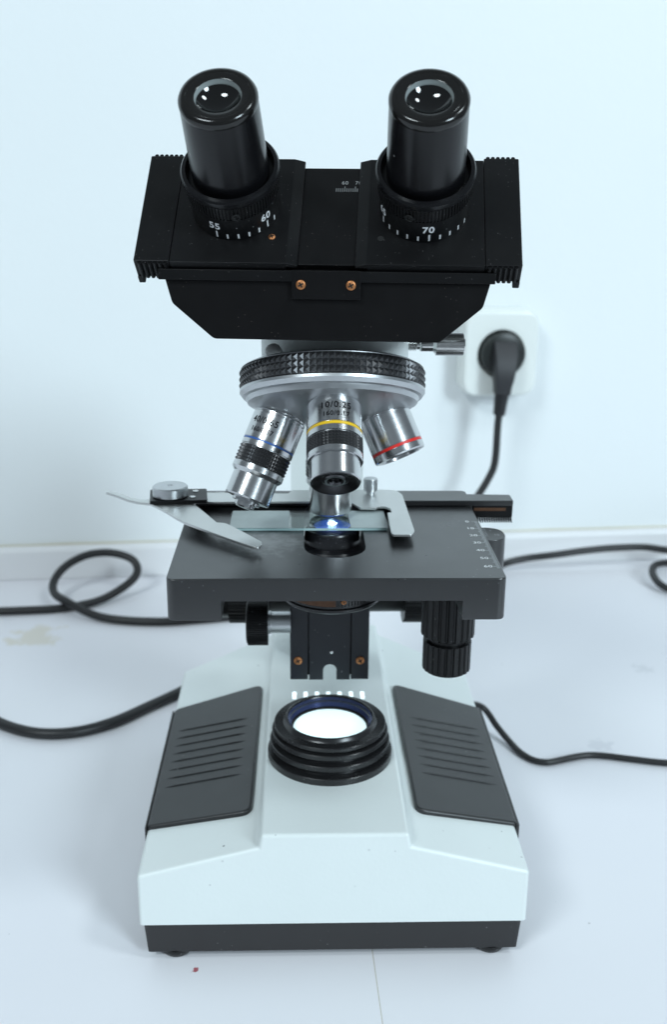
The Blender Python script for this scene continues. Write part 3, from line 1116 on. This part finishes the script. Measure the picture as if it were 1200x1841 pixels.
# ---- objectives
def objective(kind, dirv, facing_rot, band, lines, l0=60.0):
    d = Vector(dirv).normalized()
    org = apex + d * l0
    f = Vector((0, -1, 0))
    y = (f - d * f.dot(d)).normalized()
    x = y.cross(d)
    mt = frame(org, d, x)
    ident = Matrix.Identity(4)
    if kind == '10':
        prof = [(8, -4), (11.0, -2.5), (11.0, -0.4), (11.7, 0), (11.8, 0.5), (11.8, 12.4), (11.5, 12.5), (11.5, 14.0), (11.8, 14.1), (11.8, 16.5), (11.3, 16.7), (11.3, 23.6),
                (11.8, 23.8), (11.8, 25.8), (11.4, 26.4), (10.6, 26.5), (10.6, 35.2), (10.2, 35.8)]
        cap = [(10.2, 35.8), (9.7, 36.0), (9.2, 35.9), (5.6, 34.3), (5.0, 34.4), (4.4, 34.9), (3.4, 34.9), (2.6, 34.2), (2.3, 33.0), (0, 32.6)]
        bandz, kz, kc = (12.6, 13.9), (16.9, 23.4), 48
    elif kind == '40':
        prof = [(8, -4), (11.0, -2.5), (11.0, -0.4), (11.6, 0), (11.8, 0.4), (11.8, 1.2), (11.4, 1.35), (11.4, 1.7), (11.8, 1.9), (11.8, 13.5), (11.5, 13.6), (11.5, 14.6), (11.8, 14.7), (11.8, 16.5),
                (11.3, 16.7), (11.3, 25.0), (11.8, 25.2), (11.8, 27.4), (10.9, 28.6), (10.2, 29.2), (10.2, 39.0), (9.8, 39.7)]
        cap = [(9.8, 39.7), (6.4, 40.2), (6.2, 41.2), (4.6, 41.4), (4.4, 43.0), (3.6, 43.6), (1.6, 43.5), (0, 43.3)]
        bandz, kz, kc = (13.7, 14.5), (17.0, 24.8), 60
    elif kind == '100':
        prof = [(8, -4), (11.0, -2.5), (11.0, -0.4), (11.6, 0), (11.8, 0.4), (11.8, 13.5), (11.5, 13.6), (11.5, 14.6), (11.8, 14.7), (11.8, 16.5),
                (11.3, 16.7), (11.3, 25.0), (11.8, 25.2), (11.8, 27.4), (10.9, 28.6), (10.2, 29.2), (10.2, 41.6), (9.6, 42.3)]
        cap = [(9.6, 42.3), (6.4, 42.7), (5.2, 43.3), (2.6, 44.0), (0, 44.1)]
        bandz, kz, kc = (13.7, 14.5), (17.0, 24.8), 60
    else:
        prof = [(8, -4), (11.0, -2.5), (11.0, -0.4), (11.6, 0), (11.8, 0.5), (11.8, 1.4), (11.4, 1.5), (11.4, 1.9), (11.8, 2.0), (11.8, 16.0), (11.5, 16.1), (11.5, 17.6), (11.8, 17.7), (11.8, 20.2), (11.3, 20.9)]
        cap = [(11.3, 20.9), (9.8, 21.2), (8.4, 21.0), (8.2, 20.0), (5.0, 19.4), (4.6, 18.4), (0, 18.2)]
        bandz, kz, kc = (16.2, 17.5), None, 0
    o = obj('objective', lathe(prof, 96), 'steel', mic, mt, angle=25)
    obj('front_cap', lathe(cap, 64), 'rim_steel' if kind == '10' else 'steel', o, angle=25)
    obj('colour_band', lathe([(11.5, bandz[0]), (11.72, bandz[0] + 0.1), (11.72, bandz[1] - 0.1), (11.5, bandz[1])], 96), band, o)
    if kz:
        obj('knurled_band', knurl_band(11.35, kz[0], kz[1], kc, 5, 0.6), 'knurl', o, smooth=False)
    for tx, size, ax in lines:
        f2 = (math.sin(facing_rot), math.cos(facing_rot), 0)
        obj('engraving', text_cyl(tx, size, 11.86, ax, 0, f2, -1, 1.12, bold=0.06), 'engraving', o, smooth=False)
    return o


M['rim_steel'] = pmat('darkened_steel', (0.085, 0.085, 0.09), 0.26, 1.0, var=0.1, rvar=0.06)
sA, cA = math.sin(AL), math.cos(AL)
L10 = objective('10', (0, -math.sin(2 * AL), -math.cos(2 * AL)), 0.03, 'yellow', [('10/0.25', 4.1, 5.1), ('160/0.17', 3.0, 9.2)], 62.2)
L10['label'] = 'objective with the yellow ring, marked 10/0.25'
L40 = objective('40', nax * cA + Vector((-sA, 0, 0)), -0.58, 'blue', [('40/0.65', 4.1, 5.6), ('160/0.17', 3.0, 10.0)], 62.0)
L40['label'] = 'long objective with the blue ring, marked 0.65'
L4 = objective('4', nax * cA + Vector((sA, 0, 0)), 2.4, 'red', [])
L4['label'] = 'short objective with the red ring'
L100 = objective('100', (0, 0, -1), 0, 'white_print', [], 61.6)
L100['label'] = 'objective lowered onto the slide'

# ---- head mount (white collar of the arm), clamp screw
bm = lathe([(0, 286.4), (33.2, 286.4), (33.6, 286.0), (33.6, 240), (0, 240)], 96)
cut = ringc - nax * 7.0
geom = bm.verts[:] + bm.edges[:] + bm.faces[:]
res = bmesh.ops.bisect_plane(bm, geom=geom, plane_co=cut, plane_no=nax, clear_outer=True)
edges = [e for e in res['geom_cut'] if isinstance(e, bmesh.types.BMEdge)]
bmesh.ops.contextual_create(bm, geom=edges)
obj('head_mount', bm, 'enamel', mic, T((0, 0, 0)))
cf = frame((33, -1, 280), (1, 0, 0), (0, 0, 1))
sc = obj('clamp_screw', ribbed_band(4.7, 13.0, 25.6, 34, 0.4), 'bright', mic, cf, angle=20)
prof = []
for i in range(6):
    prof += [(2.5, i * 0.7), (3.2, i * 0.7 + 0.35)]
prof += [(2.5, 4.4), (2.5, 5.6), (3.0, 5.8), (3.4, 6.4), (3.4, 11.6), (3.9, 12.2), (4.6, 13.0)]
obj('shank', lathe(prof, 32), 'bright', sc)
obj('end_cap', lathe([(5.0, 25.5), (4.5, 26.1), (0, 26.2)], 32), 'bright', sc)

# ---- binocular head
HR = Matrix.Rotation(R(-5.4), 4, 'Z')
bm = bmesh.new()
front = [(-45.5, 290), (-62, 304), (-65.2, 316), (-65.2, 362), (65.2, 362), (65.2, 316), (62, 304), (45.5, 290)]
front = round_poly(front, [4, 4, 0, 0, 0, 0, 4, 4], 4)
bm = prism(front, 'y', -58, 34, 0.0)
pn = Vector((0, -1, 1)).normalized()
for co, no in ((Vector((0, -58, 316.4)), pn), (Vector((0, -25.2, 357.0)), Vector((0, 0.707, 0.707)))):
    geom = bm.verts[:] + bm.edges[:] + bm.faces[:]
    res = bmesh.ops.bisect_plane(bm, geom=geom, plane_co=co, plane_no=no, clear_outer=True)
    edges = [e for e in res['geom_cut'] if isinstance(e, bmesh.types.BMEdge)]
    bmesh.ops.edgenet_fill(bm, edges=edges)
bmesh.ops.recalc_face_normals(bm, faces=bm.faces)
sh = [e for e in bm.edges if len(e.link_faces) == 2 and e.calc_face_angle(0) > R(30)]
bmesh.ops.bevel(bm, geom=sh, offset=1.0, segments=3, profile=0.5, affect='EDGES', clamp_overlap=True)
head = obj('binocular_head', bm, 'head_black', mic, HR, angle=40)
obj('flange', lathe([(0, 290.2), (34.4, 290.2), (34.4, 288.6), (33.0, 286.5), (0, 286.5)], 96), 'head_black', head)
obj('front_rail', box(-66.8, 66.2, -60.2, -57.9, 313.4, 317.6, 0.35), 'slider_black', head)
fp = obj('front_plate', box(-13.6, 13.8, -60.3, -57.95, 306.6, 317.7, 0.3), 'head_black', head)
for x in (-9.9, 9.9):
    screw(head, frame((x, -60.2, 312.2), (0, -1, 0)), 2.0)

# frame of the sloping top: x across, y up the slope, z out towards the eye
PF = HR @ frame((0, -43.6, 338.6), (0, -1, 1))
obj('guide_plate', slab([(-74, -24), (74, -24), (74, 27.2), (-74, 27.2)], -5.2, -2.6, 0.3), 'head_black', head, HR.inverted() @ PF)
# scale on the guide plate between the sliders
bm = bmesh.new()
for i in range(12):
    x = 2.0 + i * 0.86
    ln = 2.9 if i in (4, 9) else 1.9
    v = [bm.verts.new(p) for p in ((x - 0.1, 14.2, -2.53), (x + 0.1, 14.2, -2.53), (x + 0.1, 14.2 + ln, -2.53), (x - 0.1, 14.2 + ln, -2.53))]
    bm.faces.new(v)
obj('scale_marks', bm, 'grey_print', head, HR.inverted() @ PF, smooth=False)
obj('scale_numeral', text_flat('60', 2.6, T((5.4, 19.0, -2.53)), 1.1), 'grey_print', head, HR.inverted() @ PF, smooth=False)
obj('scale_numeral', text_flat('70', 2.6, T((10.9, 19.0, -2.53)), 1.1), 'grey_print', head, HR.inverted() @ PF, smooth=False)

for side in (-1, 1):
    s = side
    bm = bmesh.new()
    # carriage plate: bevelled inner edge
    bm = prism([(s * 11.4, -2.5), (s * 11.4, -1.4), (s * 15.8, 0), (s * 61.8, 0), (s * 61.8, -4.6), (s * 16, -4.6), (s * 16, -2.5)], 'y', -25.6, 29.6, 0.25, 2)
    sl = obj('eyepiece_slider', bm, 'slider_black', mic, PF, angle=25)
    # outer hand grip with grooved ends
    x0, x1 = sorted((s * 61.9, s * 76.2))
    gb = box(x0, x1, -25.4, 30.6, -9.4, 0.25, 0.5)
    for i in range(6):
        xa = s * (63.6 + i * 2.05)
        t = bmesh.new()
        bmesh.ops.create_cone(t, segments=10, radius1=0.85, radius2=0.85, depth=8.6, cap_ends=True)
        merge(gb, t, T((xa, -25.5, -5.0)))
        t = bmesh.new()
        bmesh.ops.create_cone(t, segments=10, radius1=0.85, radius2=0.85, depth=8.6, cap_ends=True)
        merge(gb, t, T((xa, 30.7, -4.2)))
    box(min(s * 73.4, s * 76.1), max(s * 73.4, s * 76.1), -26.2, -23, -12.4, -8.8, 0.4, bm=gb)
    obj('side_grip', gb, 'slider_black', sl, angle=30)
    if s < 0:
        screw(sl, T((-22.2, -12.4, -0.3)), 1.5)
    else:
        obj('screw_hole', lathe([(1.3, 0.06), (1.3, 0.12), (0.9, 0.1), (0.8, 0.02), (0, 0.02)], 20), 'slot', sl, T((21.0, -12.6, 0)))
    # diopter ring
    DF = PF @ T((s * 37.8, 3.4, 0))
    dr = obj('diopter_ring', lathe([(17.6, -0.4), (17.8, 0.2), (17.8, 11.0), (17.2, 11.2), (17.2, 12.0)], 96), 'rubber_black', mic, DF, angle=25)
    obj('grip_band', ribbed_band(18.0, 11.8, 18.2, 84, 0.5), 'rubber_black', dr, angle=20)
    obj('rim', lathe([(18.3, 18.1), (19.1, 18.4), (19.3, 19.2), (19.3, 21.0), (18.7, 21.8), (17.3, 22.0), (16.9, 21.4), (16.5, 18)], 96), 'eyepiece_black', dr)
    obj('set_screw_hole', lathe([(1.7, 0.3), (1.7, 0.75), (1.2, 0.8), (1.1, 0.3), (0, 0.2)], 20), 'slot', dr,
        frame((18.1 * math.sin(0.17 if s < 0 else -0.32), -18.1 * math.cos(0.17 if s < 0 else -0.32), 13.4), (math.sin(0.17 if s < 0 else -0.32), -math.cos(0.17 if s < 0 else -0.32), 0), (0, 0, 1)))
    rr = 17.87
    f = (0, -1, 0)
    step = R(14)
    if s < 0:
        a0, ks, major = R(-19), range(0, 7), {0: '55', 5: '60'}
    else:
        a0, ks, major = R(7), range(-5, 5), {0: '70', -5: '65'}
    bm = bmesh.new()
    for k in ks:
        tick_cyl(rr, 1.0, 4.4 if k in major else 3.4, a0 + k * step, 0.75, f, 1, bm)
    obj('scale_ticks', bm, 'white_print', dr, smooth=False)
    for k, tx in major.items():
        obj('scale_numeral', text_cyl(tx, 4.6, rr, 6.9, a0 + k * step + R(-1.5), f, 1, 1.1, bold=0.12), 'white_print', dr, smooth=False)
    # eyepiece
    tb = obj('eyepiece', lathe([(15.2, 10), (15.1, 20), (14.7, 40), (14.4, 52.6)], 96), 'eyepiece_black', mic, DF)
    obj('top_rim', lathe([(14.4, 52.5), (14.55, 53.0), (14.55, 54.5), (13.9, 55.7), (12.8, 56.2), (11.8, 56.05), (11.6, 55.8), (11.3, 55.95), (9.0, 55.7), (8.6, 55.4)], 96), 'rim_black', tb, angle=40)
    obj('lens_seat', lathe([(8.6, 55.4), (8.45, 54.4), (8.3, 54.2), (8.2, 53.3), (7.9, 53.0)], 64), 'seat', tb)
    obj('eye_lens', lathe([(r_, 50.2 + 11.5 - math.sqrt(11.5 ** 2 - r_ ** 2)) for r_ in (0, 1, 2, 3, 4, 5, 6, 7, 7.5, 8.1)], 64), 'lens', tb)

# ------------------------------------------------------------------ glass slide with its specimen
sl = thing('glass_slide', 'clear glass specimen slide lying on the dark microscope stage', 'slide', (0, 0, 0), 1.8)
out = round_poly([(-49, -18.6), (25.0, -18.6), (25.0, 8.0), (-49, 8.0)], 0.8, 3)
obj('slide_glass', slab(out, 196.1, 197.3, 0.08), 'glass', sl)
M['frost'] = pmat('frosted_glass_end', (0.43, 0.49, 0.49), 0.6, var=0.12, vscale=160, rvar=0.1)
obj('frosted_end', slab(round_poly([(-48.7, -18.3), (-21.2, -18.3), (-21.2, 7.7), (-48.7, 7.7)], 0.6, 3), 197.32, 197.38, 0.02), 'frost', sl)
obj('frosted_end', slab(round_poly([(7.6, -18.3), (24.7, -18.3), (24.7, 7.7), (6.9, 7.7)], 0.6, 3), 197.32, 197.38, 0.02), 'frost', sl)
obj('front_edge', box(-48.4, 24.4, -18.75, -18.62, 196.2, 197.25, 0), 'glass_edge', sl)
obj('cover_glass', slab(round_poly([(-11.5, -16.8), (6.5, -16.8), (6.5, 5.8), (-11.5, 5.8)], 0.3, 2), 197.36, 197.52, 0.03), 'glass', sl)

# ------------------------------------------------------------------ wall socket and plug
SW = Matrix.Translation((0, 450, 0)) @ Matrix.Rotation(R(6.6), 4, 'Z')


def wf(u, z, off):
    return SW @ Vector((u, -off, z))


wall_fr = frame(wf(144, 203.5, 0), SW.to_3x3() @ Vector((0, -1, 0)), SW.to_3x3() @ Vector((1, 0, 0)))
sk = thing('wall_socket', 'white surface mounted wall socket behind the microscope', 'socket', (0, 0, 0))
outl = round_poly([(-34, -38.5), (34, -38.5), (34, 38.5), (-34, 38.5)], 15, 8)
obj('housing', slab(outl, 0.2, 17, 2.0), 'socket', sk, wall_fr)
circ = [(21.6 * math.cos(2 * math.pi * i / 48), 21.6 * math.sin(2 * math.pi * i / 48)) for i in range(48)]
outl = round_poly([(-33, -37.5), (33, -37.5), (33, 37.5), (-33, 37.5)], 14.5, 8)
obj('cover', slab(outl, 17.0, 26, 3.0, holes=[circ], seg=5), 'socket', sk, wall_fr)

pl = thing('power_plug', 'black mains plug in the white wall socket with its trailing cable', 'plug', (0, 0, 0))
obj('plug_face', lathe([(0, 17.2), (18.2, 17.2), (19.2, 18.4), (19.4, 30), (18.6, 32.5), (15, 34), (0, 34.4)], 64), 'plug_disc', pl, wall_fr)
tilt = Matrix.Rotation(R(-4), 4, 'Z')
bm = bmesh.new()
secs = [(12, 10.5, 33, 36), (1, 10.2, 31, 44), (-12, 9.2, 31, 47.5), (-20, 8.2, 33, 48), (-24, 7.4, 34.5, 48), (-32, 6.6, 36, 48)]
rg = []
for y, hw, z0, z1 in secs:
    pr = round_poly([(-hw, z0), (hw, z0), (hw, z1), (-hw, z1)], 2.2, 3)
    rg.append([bm.verts.new((x, y, z)) for x, z in pr])
for a, c in zip(rg[:-1], rg[1:]):
    k = len(a)
    for i in range(k):
        bm.faces.new((a[i], a[(i + 1) % k], c[(i + 1) % k], c[i]))
bm.faces.new(rg[0][::-1])
bm.faces.new(rg[-1])
obj('plug_body', bm, 'plug', pl, wall_fr @ tilt, angle=30)
prof = []
for i in range(7):
    z = i * 2.9
    r0 = 6.4 - i * 0.18
    prof += [(r0, z), (r0, z + 1.9), (r0 - 0.9, z + 2.1), (r0 - 0.9, z + 2.7)]
prof += [(0, 20.2)]
relief = wall_fr @ tilt @ frame((0, -31, 42), (0, -1, 0))
obj('strain_relief', lathe(prof, 32), 'plug', pl, relief)
e0 = (wall_fr @ tilt) @ Vector((0, -48, 42))
e1 = (wall_fr @ tilt) @ Vector((0, -60, 42))
pts = [e0, e1, wf(138, 111.4, 46), wf(132, 96, 48), wf(122, 80, 50), wf(106, 58, 55), wf(98, 38, 62), wf(104, 18, 68), wf(122, 8, 62), wf(143, 7, 44), wf(156, 9, 32), wf(178, 12.5, 28), wf(206, 16, 30), wf(232, 19, 30),
       wf(260, 21.0, 30), wf(290, 21.5, 32), wf(314, 20.4, 40), (338, 470, 16), (352, 462, 12), (358, 440, 7), (346, 412, 4), (322, 394, 3.6), (301, 386, 5), (291.5, 397, 7), (292, 420, 9), (303, 440, 9), (330, 452, 6), (390, 452, 3.6), (480, 440, 3.6)]
obj('cable', tube(pts, 3.3, 14, 8), 'cable', pl)

# ------------------------------------------------------------------ cables on the table
loop = [(-420, 322, 3.5), (-340, 326, 3.5), (-295, 328, 3.5), (-255, 332, 3.5), (-228, 337, 3.5), (-200, 350, 5), (-180, 366, 12), (-171, 378, 20), (-176, 386, 29), (-194, 389, 34),
        (-214, 386, 33.5), (-231, 378, 27), (-240, 366, 18), (-237, 350, 12), (-222, 334, 10.5), (-197, 320, 5), (-172, 313, 3.6), (-140, 311, 3.5), (-110, 316, 3.5), (-74, 324, 3.5),
        (-44, 326, 3.5), (-24, 312, 3.5), (-12, 285, 4), (-8, 240, 10), (-6, 200, 30), (-6, 158, 36)]
tag(obj('power_cable', tube(loop, 3.5, 14, 8), 'cable'), 'black cable twisted into one upright loop left of the stage', 'cable')
fr_c = [(-330, 262, 3.7), (-290, 212, 3.7), (-243, 164, 3.7), (-221, 142.6, 3.7), (-195, 130.2, 3.7), (-170, 130.8, 3.7), (-147, 143.9, 3.7), (-125, 168, 3.7), (-104.4, 192.4, 3.7), (-82, 225, 3.7),
        (-67, 247, 3.7), (-50, 268, 3.7), (-26, 284, 3.7), (-4, 270, 5), (-2, 240, 14), (-1, 200, 22), (-1, 166, 24)]
tag(obj('power_cable', tube(fr_c, 3.7, 14, 8), 'cable'), 'thick black cable curving from the left edge to behind the microscope base', 'cable')
thin = [(80, 128, 18), (90, 139, 22), (101, 146, 16), (109, 136, 8), (116.6, 122.3, 3.2), (121.5, 112, 2.3), (127.7, 104.5, 2.1), (135, 102, 2.1), (142, 103.7, 2.1), (153, 108, 2.1), (164.4, 111.0, 2.1), (176, 110, 2.1),
        (188.3, 107.1, 2.1), (211.5, 102.4, 2.1), (240, 101, 2.1), (300, 104, 2.1), (420, 120, 2.1)]
tag(obj('power_cable', tube(thin, 2.1, 12, 8), 'cable'), 'thin black cable running from the base to the right edge', 'cable')
